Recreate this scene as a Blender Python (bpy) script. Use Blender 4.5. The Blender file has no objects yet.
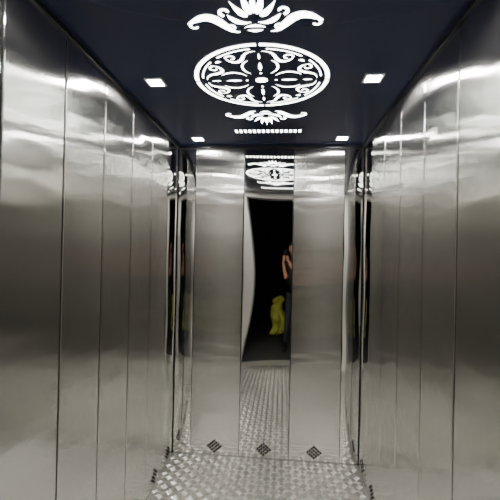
import bpy, bmesh, math, random
from mathutils import Vector, Matrix
random.seed(3)
W=0.65; DEP=2.2; H=2.2
CAM=(0.107,-2.64,1.45)
OC=-1.01   # ceiling ornament centre
col=bpy.context.scene.collection

# ---------------- materials
def mat(name, base=(.5,.5,.5), rough=.5, metal=0.0, emis=None, estr=0, **kw):
    m=bpy.data.materials.new(name); m.use_nodes=True
    b=m.node_tree.nodes['Principled BSDF']
    b.inputs['Base Color'].default_value=(*base,1)
    b.inputs['Roughness'].default_value=rough
    b.inputs['Metallic'].default_value=metal
    if emis:
        b.inputs['Emission Color'].default_value=(*emis,1)
        b.inputs['Emission Strength'].default_value=estr
    for k,v in kw.items():
        b.inputs[k.replace('_',' ')].default_value=v
    return m
def noise_bump(m, scale=(1,1,1), nscale=2.0, dist=.003, strength=1.0, detail=1.0, colvar=None):
    nt=m.node_tree; b=nt.nodes['Principled BSDF']
    tc=nt.nodes.new('ShaderNodeTexCoord'); mp=nt.nodes.new('ShaderNodeMapping')
    mp.inputs['Scale'].default_value=scale
    n=nt.nodes.new('ShaderNodeTexNoise'); n.inputs['Scale'].default_value=nscale; n.inputs['Detail'].default_value=detail
    bp=nt.nodes.new('ShaderNodeBump'); bp.inputs['Distance'].default_value=dist; bp.inputs['Strength'].default_value=strength
    nt.links.new(tc.outputs['Object'],mp.inputs['Vector']); nt.links.new(mp.outputs[0],n.inputs['Vector'])
    nt.links.new(n.outputs[0],bp.inputs['Height']); nt.links.new(bp.outputs[0],b.inputs['Normal'])
    return n
def brushed(name, base, rough, aniso, dist, rot=0.0):
    m=mat(name,base,rough,1.0,Anisotropic=aniso,Anisotropic_Rotation=rot)
    noise_bump(m,(1,1,4.0),1.8,dist,1.0,1.5)
    nt=m.node_tree; b=nt.nodes['Principled BSDF']
    t=nt.nodes.new('ShaderNodeTangent'); t.direction_type='UV_MAP'; t.uv_map='UVMap'
    nt.links.new(t.outputs[0],b.inputs['Tangent'])
    tc=nt.nodes.new('ShaderNodeTexCoord'); mp=nt.nodes.new('ShaderNodeMapping'); mp.inputs['Scale'].default_value=(60,60,1.0)
    n=nt.nodes.new('ShaderNodeTexNoise'); n.inputs['Scale'].default_value=3; n.inputs['Detail'].default_value=4
    mr=nt.nodes.new('ShaderNodeMapRange'); mr.inputs['To Min'].default_value=rough*.92; mr.inputs['To Max'].default_value=rough*1.08
    nt.links.new(tc.outputs['Object'],mp.inputs['Vector']); nt.links.new(mp.outputs[0],n.inputs['Vector'])
    nt.links.new(n.outputs[0],mr.inputs['Value']); nt.links.new(mr.outputs[0],b.inputs['Roughness'])
    return m
M_steel=brushed('brushed_steel',(.78,.765,.73),.17,.95,.0056)
M_mirror=mat('mirror_steel',(.82,.81,.78),.03,1.0); 
M_frame=mat('jamb_steel',(.88,.87,.84),.38,.8)
M_ceil=mat('ceiling_black_gloss',(.015,.021,.056),.25,0.0); 
M_dark=mat('dark_gap',(.006,.006,.006),.8)
M_hole=mat('hole_black',(.001,.001,.001),1.0,0,None,0,Specular_IOR_Level=0.0)
M_trim=mat('trim_dark_steel',(.12,.12,.13),.3,1.0)
M_led=mat('led_white',(1,1,1),.5,0,(1,.97,.93),420)
M_acr=mat('backlit_acrylic',(1,1,1),.5,0,(.97,1,.93),13)
M_white=mat('downlight_trim',(.8,.8,.8),.35)
M_alu=mat('tread_plate_aluminium',(.78,.76,.72),.34,1.0); noise_bump(M_alu,(1,1,1),60,.0006,.5,2)
M_bar=mat('tread_bar_pale',(.97,.96,.93),.20,1.0)  # bars paler and smoother than the plate, for tread contrast
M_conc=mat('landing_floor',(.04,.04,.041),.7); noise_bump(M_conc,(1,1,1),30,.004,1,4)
M_lw=mat('landing_wall_dark',(.0035,.0035,.0045),.9)  # unlit hall's darkness put into the colour, so cabin spill stays hidden

# ---------------- helpers
def empty(name):
    e=bpy.data.objects.new(name,None); col.objects.link(e); e.empty_display_size=.1; return e
def mkobj(name, verts, faces, m, parent=None, smooth=False):
    me=bpy.data.meshes.new(name); me.from_pydata(verts,[],faces); me.update()
    if m: me.materials.append(m)
    if smooth:
        for p in me.polygons: p.use_smooth=True
    o=bpy.data.objects.new(name,me); col.objects.link(o)
    if parent: o.parent=parent
    return o
def box(name, lo, hi, m, parent=None, bev=0.0, uvaxis=None, seg=2, twist=0):
    bm=bmesh.new(); bmesh.ops.create_cube(bm,size=1)
    for v in bm.verts:
        v.co=Vector([lo[i]+(v.co[i]+.5)*(hi[i]-lo[i]) for i in range(3)])
    if bev>0: bmesh.ops.bevel(bm,geom=bm.edges[:],offset=bev,segments=seg,profile=.5,affect='EDGES')
    if twist:
        c=Vector([(lo[i]+hi[i])/2 for i in range(3)])
        bmesh.ops.rotate(bm,verts=bm.verts,cent=c,matrix=Matrix.Rotation(twist,3,'Z'))
    if uvaxis is not None:
        uv=bm.loops.layers.uv.new('UVMap')
        for f in bm.faces:
            for l in f.loops:
                c=l.vert.co; l[uv].uv=(c[uvaxis]+c[1-uvaxis]*.13, c.z)
    me=bpy.data.meshes.new(name); bm.to_mesh(me); bm.free(); me.materials.append(m)
    o=bpy.data.objects.new(name,me); col.objects.link(o)
    if parent: o.parent=parent
    return o
def discs(name, pts, r, axis, m, parent):
    n=Vector(axis); up=Vector((0,0,1)); t=n.cross(up).normalized()
    vs=[];fs=[]
    for p in pts:
        b=len(vs)
        for k in range(12):
            a=2*math.pi*k/12
            vs.append(Vector(p)+t*math.cos(a)*r+up*math.sin(a)*r)
        fs.append(list(range(b,b+12)))
    return mkobj(name,vs,fs,m,parent)
def vent(center, axis, parent, name='vent_holes'):
    n=Vector(axis); t=n.cross(Vector((0,0,1))).normalized(); pts=[]
    s=.021
    for i in range(4):
        for j in range(4):
            u=(i-j)*s*.71; v=(i+j-3)*s*.60
            pts.append(Vector(center)+n*.004+t*u+Vector((0,0,1))*v)
    discs(name,pts,.0082,axis,M_hole,parent)

# ---------------- back wall
wb=empty('wall_back')
box('backing',(-W-.03,.012,0),(W+.03,.05,H+.05),M_dark,wb)
edges=[-W,-.525,-.175,.175,.525,W]
g=.0022
def grid_mirror(name,x0,x1,yf,parent,warp=None,nx=24,nz=80,z0=.004,z1=H-.02):
    vs=[];fs=[]
    for j in range(nz+1):
        for i in range(nx+1):
            x=x0+(x1-x0)*i/nx; z=z0+(z1-z0)*j/nz
            y=yf+(warp(x,z) if warp else 0)
            vs.append((x,y,z))
    for j in range(nz):
        for i in range(nx):
            a=j*(nx+1)+i; fs.append((a,a+1,a+nx+2,a+nx+1))
    return mkobj(name,vs,fs,M_mirror,parent,True)
def warp(x,z):
    t=(.175-x)/.35
    gz=math.exp(-((z-1.3)/.55)**2)
    return .0105*t*t*gz + .0008*math.sin(z*7)*t
for i in range(5):
    x0,x1=edges[i]+g,edges[i+1]-g
    if i in (1,3):
        box('panel_%d'%(i+1),(x0,-.012+.012,.004),(x1,.012,H-.02),M_steel,wb,.0015,0)
    elif i==2:
        grid_mirror('mirror_panel_centre',x0,x1,0,wb,warp)
        for xx in (x0,x1): box('mirror_edge',(xx-.0012,-.001,.004),(xx+.0012,.011,H-.02),M_trim,wb)
    else:
        def wv(x,z,x0=x0,x1=x1):
            t=(x-x0)/(x1-x0)*2-1
            return .0028*t*t+.0006*math.sin(z*9+i)*t
        grid_mirror('mirror_panel_%d'%(i+1),x0,x1,0,wb,wv,12,60)
for c in (-.35,0,.35): vent((c,.0005,.064),(0,-1,0),wb)
box('trim_top',(-W,-.012,H-.02),(W,.012,H),M_trim,wb,.001)

# ---------------- side walls
yb=[0,-.25,-.54,-.83,-1.12,-1.41,-1.70,-2.2]
tw=[0,.010,-.007,.010,-.006,.008,-.006]
gs=.0050
for s,nm in ((-1,'wall_left'),(1,'wall_right')):
    e=empty(nm)
    a,b=sorted((s*(W+.012),s*(W+.05)))
    box('backing',(a,-DEP-.02,0),(b,.012,H+.05),M_dark,e)
    for i in range(len(yb)-1):
        a,b=sorted((s*W,s*(W+.012)))
        if i==0:
            vs=[];fs=[];nx_=14;nz_=60
            for j in range(nz_+1):
                for k in range(nx_+1):
                    t=k/nx_*2-1; z=.004+(H-.024)*j/nz_
                    vs.append((s*(W+.004*t*t+.0008*math.sin(z*8+s)*t),-.001-.244*k/nx_,z))
            for j in range(nz_):
                for k in range(nx_):
                    q=j*(nx_+1)+k; fs.append((q,q+1,q+nx_+2,q+nx_+1))
            mkobj('mirror_panel',vs,fs,M_mirror,e,True)
        else:
            box('panel_%d'%(i+1),(a,yb[i+1]+gs,.004),(b,yb[i]-gs,H-.02),M_steel,e,.004,1,3,tw[i]*s)
        vent((s*(W+.0005),(yb[i]+yb[i+1])/2,.064),(-s,0,0),e)
    a,b=sorted((s*(W-.008),s*(W+.012)))
    box('trim_top',(a,-DEP,H-.02),(b,-.012,H),M_trim,e,.001)

# ---------------- front wall (returns, transom), sill, landing frame
wf=empty('wall_front'); OP=.48; DH=2.14
for s in (-1,1):
    a,b=sorted((s*OP,s*(W+.05)))
    box('return_panel',(a,-DEP-.03,0),(b,-DEP,H),M_frame,wf,.002)
    a,b=sorted((s*(OP+.012),s*(OP+.2)))
    box('door_leaf_open',(a,-DEP-.075,.01),(b,-DEP-.04,DH+.03),M_frame,wf,.002)
    a,b=sorted((s*(OP+.02),s*(OP+.2)))
    box('door_leaf_landing',(a,-DEP-.125,.01),(b,-DEP-.09,DH+.03),M_frame,wf,.002)
    a,b=sorted((s*(OP+.005),s*(OP+.10)))
    box('landing_jamb',(a,-DEP-.26,0),(b,-DEP-.135,DH+.1),M_frame,wf,.003)
box('transom',(-OP,-DEP-.03,DH),(OP,-DEP,H),M_frame,wf,.002)
box('landing_head',(-OP-.005,-DEP-.26,DH+.01),(OP+.005,-DEP-.135,DH+.1),M_frame,wf,.003)
sill=empty('door_sill')
box('sill_plate',(-OP-.15,-DEP-.26,-.03),(OP+.15,-DEP-.002,-.004),M_alu,sill)
for k in range(8):
    y=-DEP-.02-.03*k
    box('sill_rib',(-OP-.004,y-.008,-.0045),(OP+.004,y+.008,.001),M_alu,sill,.001)

# landing (dark hall behind the open door)
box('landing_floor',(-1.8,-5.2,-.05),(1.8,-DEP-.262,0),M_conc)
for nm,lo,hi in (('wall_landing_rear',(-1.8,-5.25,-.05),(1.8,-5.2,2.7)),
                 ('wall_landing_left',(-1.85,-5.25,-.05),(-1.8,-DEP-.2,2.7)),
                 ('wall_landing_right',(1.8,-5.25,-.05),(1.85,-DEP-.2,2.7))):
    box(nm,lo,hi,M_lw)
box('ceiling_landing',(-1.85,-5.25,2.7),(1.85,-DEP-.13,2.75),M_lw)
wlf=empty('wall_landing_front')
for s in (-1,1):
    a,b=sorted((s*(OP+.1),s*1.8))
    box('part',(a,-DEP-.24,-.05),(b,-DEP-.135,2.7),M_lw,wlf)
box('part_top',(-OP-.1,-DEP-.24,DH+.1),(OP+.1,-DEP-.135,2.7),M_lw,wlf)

# ---------------- floor: aluminium tread plate
fl=empty('floor')
box('plate',(-W,-DEP,-.03),(W,0,0),M_alu,fl)
vs=[];fs=[]
cell=.046; L=.020; wd=.0042; hz=.0034
nx=int(2*W/cell); ny=int(DEP/cell)
for i in range(nx+1):
    for j in range(ny+1):
        cx=-W+.018+i*cell; cy=-.02-j*cell
        ang=math.radians(45 if (i+j)%2 else -45)
        dx,dy=math.cos(ang),math.sin(ang); px,py=-dy,dx
        for k in (-1,0,1):
            ox=cx+px*k*.0135; oy=cy+py*k*.0135
            def P(a,b_,z): return (ox+dx*a+px*b_, oy+dy*a+py*b_, z)
            pts=[P(-L,0,0),P(-L*.45,-wd,0),P(L*.45,-wd,0),P(L,0,0),P(L*.45,wd,0),P(-L*.45,wd,0),P(-L*.55,0,hz),P(L*.55,0,hz)]
            if any(abs(p[0])>W-.001 or p[1]>-.001 or p[1]<-DEP for p in pts): continue
            b0=len(vs); vs+=pts
            fs+=[(b0,b0+1,b0+6),(b0+1,b0+2,b0+7,b0+6),(b0+2,b0+3,b0+7),(b0+3,b0+4,b0+7),(b0+4,b0+5,b0+6,b0+7),(b0+5,b0,b0+6)]
mkobj('tread_bars',vs,fs,M_bar,fl,False)

# ---------------- ceiling
ce=empty('ceiling')
box('ceiling_panel',(-W-.012,-DEP,H),(W+.012,.012,H+.03),M_ceil,ce)

# downlights
for y in (-.17,OC,-1.88):
    for x in (-.475,.475):
        d=empty('recessed_downlight')
        h=.030; t=.010; z=H
        for lo,hi in (((x-h-t,y-h-t),(x+h+t,y-h)),((x-h-t,y+h),(x+h+t,y+h+t)),((x-h-t,y-h),(x-h,y+h)),((x+h,y-h),(x+h+t,y+h))):
            box('bezel',(lo[0],lo[1],z-.005),(hi[0],hi[1],z+.001),M_white,d,.001)
        box('led_diffuser',(x-h,y-h,z-.003),(x+h,y+h,z+.001),M_led,d)

# grilles
for yc in (-.32,-1.76):
    v=empty('ventilation_grille')
    for k in range(15):
        x=-.196+k*.028
        vs=[(x-.008,yc-.028,H-.001),(x+.008,yc-.028,H-.001),(x+.008,yc+.028,H-.001),(x-.008,yc+.028,H-.001)]
        mkobj('slot_%d'%k,vs,[(0,1,2,3)],M_acr,v)
    box('grille_rim',(-.21,yc-.036,H-.003),(.21,yc-.032,H+.001),M_trim,v)
    box('grille_rim',(-.21,yc+.032,H-.003),(.21,yc+.036,H+.001),M_trim,v)

# ornament
class Orn:
    def __init__(s): s.v=[];s.f=[]
    def stroke(s,pts,wf):
        n=len(pts); b=len(s.v)
        for i,p in enumerate(pts):
            a=pts[max(0,i-1)]; c=pts[min(n-1,i+1)]
            tx,ty=c[0]-a[0],c[1]-a[1]; l=math.hypot(tx,ty) or 1
            nx_,ny_=-ty/l,tx/l; w=wf(i/(n-1))/2
            s.v.append((p[0]+nx_*w,p[1]+ny_*w)); s.v.append((p[0]-nx_*w,p[1]-ny_*w))
        for i in range(n-1):
            q=b+2*i; s.f.append((q,q+1,q+3,q+2))
    def disc(s,cx,cy,rx,ry=None):
        ry=ry or rx; b=len(s.v)
        for k in range(28):
            a=2*math.pi*k/28; s.v.append((cx+rx*math.cos(a),cy+ry*math.sin(a)))
        s.f.append(tuple(range(b,b+28)))
    def arc(s,R,a0,a1,w,n=40,cx=0,cy=0,wf=None):
        pts=[(cx+R*math.cos(a0+(a1-a0)*i/n),cy+R*math.sin(a0+(a1-a0)*i/n)) for i in range(n+1)]
        s.stroke(pts,wf or (lambda t:w))
    def bez(s,P,w,n=24,taper='leaf'):
        pts=[]
        for i in range(n+1):
            t=i/n; q=[Vector(p) for p in P]
            while len(q)>1: q=[q[k].lerp(q[k+1],t) for k in range(len(q)-1)]
            pts.append((q[0][0],q[0][1]))
        if taper=='leaf': f=lambda t:w*max(.06,math.sin(math.pi*t))**.8
        elif taper=='drop': f=lambda t:w*max(.05,math.sin(math.pi*t**.6))
        else: f=lambda t:w
        s.stroke(pts,f)
    def spiral(s,cx,cy,r0,r1,a0,turn,w0,w1,n=40):
        pts=[]
        for i in range(n+1):
            t=i/n; a=a0+turn*t; r=r0+(r1-r0)*t
            pts.append((cx+r*math.cos(a),cy+r*math.sin(a)))
        s.stroke(pts,lambda t:w0+(w1-w0)*t)
    def build(s,name,yc,sgn,parent,z=H-.0012,k=1.0):
        return mkobj(name,[(x*k,yc-sgn*v*k,z) for x,v in s.v],s.f,M_acr,parent)
def mirrored(o, fn):
    for sx in (1,-1):
        sub=Orn(); fn(sub); b=len(o.v)
        o.v+=[(sx*x,y) for x,y in sub.v]; o.f+=[tuple(b+i for i in f) for f in sub.f]
def four(o, fn):
    sub=Orn(); fn(sub)
    for sx in (1,-1):
        for sy in (1,-1):
            b=len(o.v); o.v+=[(sx*x,sy*y) for x,y in sub.v]; o.f+=[tuple(b+i for i in f) for f in sub.f]
lp=empty('ornamental_ceiling_light')
o=Orn()
for k in range(4):
    a=math.pi/2*k; o.arc(.276,a+.02,a+math.pi/2-.02,.017,48)
def q(s):
    s.arc(.249,.12,.70,.007); s.arc(.249,.87,1.45,.007)
    s.bez([(.232,.012),(.225,.10),(.14,.02),(.13,.12),(.19,.13)],.015)
    s.bez([(.012,.232),(.10,.225),(.02,.14),(.12,.13),(.13,.19)],.015)
    s.spiral(.185,.108,.022,.007,1.4,-4.6,.008,.006)
    s.spiral(.108,.185,.022,.007,.17,4.6,.008,.006)
    s.bez([(.060,.040),(.09,.085),(.15,.075),(.165,.045)],.009)
    s.bez([(.040,.060),(.085,.09),(.075,.15),(.045,.165)],.009)
    s.bez([(.150,.160),(.165,.165),(.172,.150)],.012)
four(o,q)
o.disc(0,0,.026,.022)
for sx in (1,-1):
    o.bez([(sx*.085,0),(sx*.11,.0),(sx*.15,0)],.014)
    o.bez([(0,sx*.085),(0,sx*.11),(0,sx*.15)],.014)
    o.disc(sx*.062,0,.005); o.disc(0,sx*.062,.005)
    o.bez([(sx*.175,0),(sx*.19,0),(sx*.215,0)],.009)
    o.bez([(0,sx*.175),(0,sx*.19),(0,sx*.215)],.009)
o.build('medallion',OC,1,lp,k=1.02)
for sg in (1,-1):
    o=Orn()
    def fl_(s):
        s.bez([(.052,.362),(.10,.352),(.115,.47),(.15,.47),(.19,.43),(.222,.415)],.036)
        s.spiral(.200,.402,.018,.007,1.2,-4.0,.010,.008)
        s.spiral(.082,.392,.018,.007,-1.2,-4.4,.009,.007)
        s.bez([(.012,.415),(.05,.40),(.07,.43),(.085,.455)],.020)
        s.spiral(.090,.470,.020,.008,-1.3,4.6,.012,.009)
        s.bez([(.020,.445),(.045,.46),(.070,.52)],.024,taper='drop')
        s.bez([(.010,.455),(.026,.50),(.030,.56)],.022,taper='drop')
    mirrored(o,fl_)
    o.bez([(0,.46),(0,.51),(0,.575)],.018,taper='drop')
    o.bez([(-.035,.385),(0,.405),(.035,.385)],.013)
    o.bez([(-.026,.372),(0,.362),(.026,.372)],.014)
    o.build('flourish',OC,sg,lp)

# ---------------- photographer (seen in the mirror)
M_skin=mat('skin',(.60,.29,.17),.5); M_shirt=mat('shirt_black',(.012,.012,.015),.85)
M_pants=mat('trousers_dark',(.028,.030,.038),.85); M_hair=mat('hair_black',(.006,.005,.005),.6)
M_shoe=mat('shoe',(.01,.01,.01),.5); M_eye=mat('eye_white',(.7,.7,.68),.3)
M_lip=mat('lip',(.3,.11,.09),.5); M_phone=mat('phone_black',(.01,.01,.012),.15); M_scr=mat('phone_screen',(.02,.02,.03),.08)
ph=empty('photographer')
def skin(name, pts, eds, m, parent, root=0, sub=2):
    me=bpy.data.meshes.new(name); me.from_pydata([p[:3] for p in pts],eds,[]); me.materials.append(m)
    ob=bpy.data.objects.new(name,me); col.objects.link(ob); ob.parent=parent
    md=ob.modifiers.new('skin','SKIN'); md.use_smooth_shade=True
    for i,p in enumerate(pts):
        sv=me.skin_vertices[0].data[i]; r=p[3]
        sv.radius=r if isinstance(r,tuple) else (r,r)
        sv.use_root=(i==root)
    sb=ob.modifiers.new('sub','SUBSURF'); sb.levels=sub; sb.render_levels=sub
    return ob
bx,by=.28,-3.02; dz=-.10
body=[(bx,by,.92,(.165,.12)),(bx,by,1.05,(.15,.11)),(bx,by,1.18,(.17,.12)),(bx,by+.01,1.29,(.165,.105)),(bx,by+.01,1.36,(.065,.06)),
      (bx-.175,by+.01,1.30,.062),(bx-.20,by+.09,1.17,.052),
      (bx+.175,by+.01,1.30,.062),(bx+.20,by+.09,1.17,.052)]
skin('shirt',body,[(0,1),(1,2),(2,3),(3,4),(3,5),(5,6),(3,7),(7,8)],M_shirt,ph)
legs=[(bx,by,.93,(.15,.11)),(bx-.09,by,.80,.085),(bx-.11,by+.02,.48,.062),(bx-.12,by-.01,.09,.045),
      (bx+.09,by,.80,.085),(bx+.11,by+.02,.48,.062),(bx+.12,by-.01,.09,.045)]
skin('trousers',legs,[(0,1),(1,2),(2,3),(0,4),(4,5),(5,6)],M_pants,ph)
for s in (-1,1):
    fx=bx+s*.12
    skin('shoe_%s'%('l' if s<0 else 'r'),[(fx,by-.05,.045,.042),(fx,by+.05,.045,.043),(fx+s*.01,by+.15,.035,(.04,.032)),(fx+s*.01,by+.20,.03,(.03,.022))],[(0,1),(1,2),(2,3)],M_shoe,ph)
px,pz=.115,1.495+dz; py=-2.662
arms={-1:[(bx-.198,by+.085,1.275,.044),(bx-.155,by+.19,1.16,.041),(.085,-2.75,1.27,.036),(.062,-2.70,1.385,.026),(.060,-2.69,1.43,(.018,.03))],
       1:[(bx+.198,by+.085,1.275,.044),(bx+.17,by+.20,1.16,.041),(.29,-2.745,1.27,.036),(.192,-2.70,1.39,.026),(.175,-2.69,1.43,(.018,.03))]}
for s,pts in arms.items():
    pts=[(a,b,c+dz,r) for a,b,c,r in pts]
    skin('forearm_%s'%('l' if s<0 else 'r'),pts,[(0,1),(1,2),(2,3),(3,4)],M_skin,ph,1)
    edge=px+s*.038
    hx=edge+s*.014
    for k,(zl,ln) in enumerate(((1.487,.040),(1.467,.044),(1.447,.041),(1.428,.032))):
        zl+=dz
        skin('finger_%s_%d'%('l' if s<0 else 'r',k+1),
             [(hx,-2.690,zl-.008,.0085),(hx+s*.004,-2.668,zl,.0085),(hx-s*.006,-2.6515,zl+.003,.008),(edge-s*ln*.45,-2.6490,zl+.004,.0072),(edge-s*ln*.75,-2.6495,zl+.004,.006)],
             [(0,1),(1,2),(2,3),(3,4)],M_skin,ph,0,2)
    skin('thumb_%s'%('l' if s<0 else 'r'),[(hx,-2.697,1.425+dz,.011),(hx-s*.004,-2.690,1.455+dz,.0105),(edge-s*.008,-2.679,1.475+dz,.0095),(edge-s*.016,-2.677,1.497+dz,.0085)],[(0,1),(1,2),(2,3)],M_skin,ph,0,2)
box('phone_body',(px-.037,py-.0045,pz-.08),(px+.037,py+.0045,pz+.08),M_phone,ph,.003,seg=3)
box('phone_screen',(px-.034,py-.0052,pz-.076),(px+.034,py-.0044,pz+.076),M_scr,ph)
def head():
    hc=Vector((bx-.01,by+.03,1.50)); bm=bmesh.new()
    bmesh.ops.create_uvsphere(bm,u_segments=40,v_segments=28,radius=1)
    for v in bm.verts:
        x,y,z=v.co
        X=x*.075; Y=y*.095; Z=z*.115
        if z<0: X*=1-.28*(-z)**1.3; Y*=1-.10*(-z)
        if y>0 and z<.1: Y*=.96
        if y>.6:
            n=math.exp(-(x/.16)**2)*math.exp(-((z+.10)/.20)**2); Y+=.022*n
            e=math.exp(-((abs(x)-.40)/.16)**2)*math.exp(-((z-.08)/.10)**2); Y-=.008*e
            l=math.exp(-(x/.3)**2)*math.exp(-((z+.48)/.07)**2); Y+=.005*l
            c=math.exp(-(x/.3)**2)*math.exp(-((z+.80)/.15)**2); Y+=.008*c
        v.co=Vector((X,Y,Z))
    me=bpy.data.meshes.new('head'); bm.to_mesh(me)
    for p in me.polygons: p.use_smooth=True
    me.materials.append(M_skin); me.materials.append(M_hair); me.materials.append(M_lip)
    ob=bpy.data.objects.new('head',me); col.objects.link(ob); ob.parent=ph
    for p in me.polygons:
        c=p.center
        if abs(c.z+.055)<.0055 and abs(c.x)<.022 and c.y>.06: p.material_index=2
    ob.location=hc; ob.rotation_euler=(math.radians(-8),0,math.radians(14))
    bm2=bmesh.new(); bmesh.ops.create_uvsphere(bm2,u_segments=40,v_segments=28,radius=1)
    for v in list(bm2.verts):
        x,y,z=v.co
        if z< .42*max(0,y)*1.3-.30+ (.25 if y>.2 else 0): bm2.verts.remove(v)
        else: v.co=Vector((x*.081,y*.101-.004,z*.122+.002))
    mh=bpy.data.meshes.new('hair'); bm2.to_mesh(mh); bm2.free(); mh.materials.append(M_hair)
    for p in mh.polygons: p.use_smooth=True
    oh=bpy.data.objects.new('hair',mh); col.objects.link(oh); oh.parent=ph; oh.location=hc; oh.rotation_euler=ob.rotation_euler
    R=ob.rotation_euler.to_matrix()
    def ball(nm,loc,sc,m):
        b=bmesh.new(); bmesh.ops.create_uvsphere(b,u_segments=16,v_segments=12,radius=1)
        for v in b.verts: v.co=Vector((v.co.x*sc[0],v.co.y*sc[1],v.co.z*sc[2]))
        mm=bpy.data.meshes.new(nm); b.to_mesh(mm); b.free(); mm.materials.append(m)
        for p in mm.polygons: p.use_smooth=True
        q=bpy.data.objects.new(nm,mm); col.objects.link(q); q.parent=ph; q.location=hc+R@Vector(loc); q.rotation_euler=ob.rotation_euler
    for s in (-1,1):
        ball('eye',(s*.029,.075,.008),(.012,.010,.008),M_eye)
        ball('iris',(s*.029,.0835,.008),(.005,.003,.005),M_hair)
        ball('eyebrow',(s*.030,.086,.028),(.017,.004,.004),M_hair)
        ball('ear',(s*.073,-.005,-.005),(.010,.019,.032),M_skin)
    bm.free()
head()
skin('neck',[(bx,by+.005,1.34,.055),(bx-.005,by+.015,1.43,.052)],[(0,1)],M_skin,ph)

# ---------------- yellow-green sack on landing
M_sack=mat('sack_yellow_green',(.72,.74,.10),.45); noise_bump(M_sack,(1,1,1),14,.03,1,3)
bm=bmesh.new(); bmesh.ops.create_uvsphere(bm,u_segments=64,v_segments=48,radius=1)
for v in bm.verts:
    x,y,z=v.co; a=math.atan2(y,x); t=(z+1)/2
    r=.155*(1+.20*math.sin(3*a+5*t)+.14*math.sin(7*a+9*t)+.06*math.sin(13*a))
    neck=1-.35*math.exp(-((t-.80)/.05)**2)-.12*max(0,(t-.3))+.12*math.sin(t*17)
    rr=math.sqrt(max(0,1-z*z)); rr=min(1,rr*1.7)
    lean=.05*math.sin(t*7)
    v.co=Vector((math.cos(a)*r*rr*neck+lean, math.sin(a)*r*rr*neck, .68*t))
me=bpy.data.meshes.new('tied_sack'); bm.to_mesh(me); bm.free(); me.materials.append(M_sack)
for p in me.polygons: p.use_smooth=True
sk=bpy.data.objects.new('tied_sack',me); col.objects.link(sk); sk.location=(-.06,-4.05,0)

# ---------------- world, camera
w=bpy.data.worlds.new('World'); bpy.context.scene.world=w; w.use_nodes=True
w.node_tree.nodes['Background'].inputs[0].default_value=(.01,.01,.012,1); w.node_tree.nodes['Background'].inputs[1].default_value=.3
cd=bpy.data.cameras.new('camera'); cam=bpy.data.objects.new('camera',cd); col.objects.link(cam)
cd.lens=27.0; cd.sensor_width=36; cd.clip_start=.01
yaw=math.radians(5.0); pit=math.radians(.25); roll=math.radians(1.2)
R=Matrix.Rotation(yaw,4,'Z')@Matrix.Rotation(math.radians(90)+pit,4,'X')@Matrix.Rotation(roll,4,'Z')
cam.matrix_world=Matrix.Translation(CAM)@R
bpy.context.scene.camera=cam
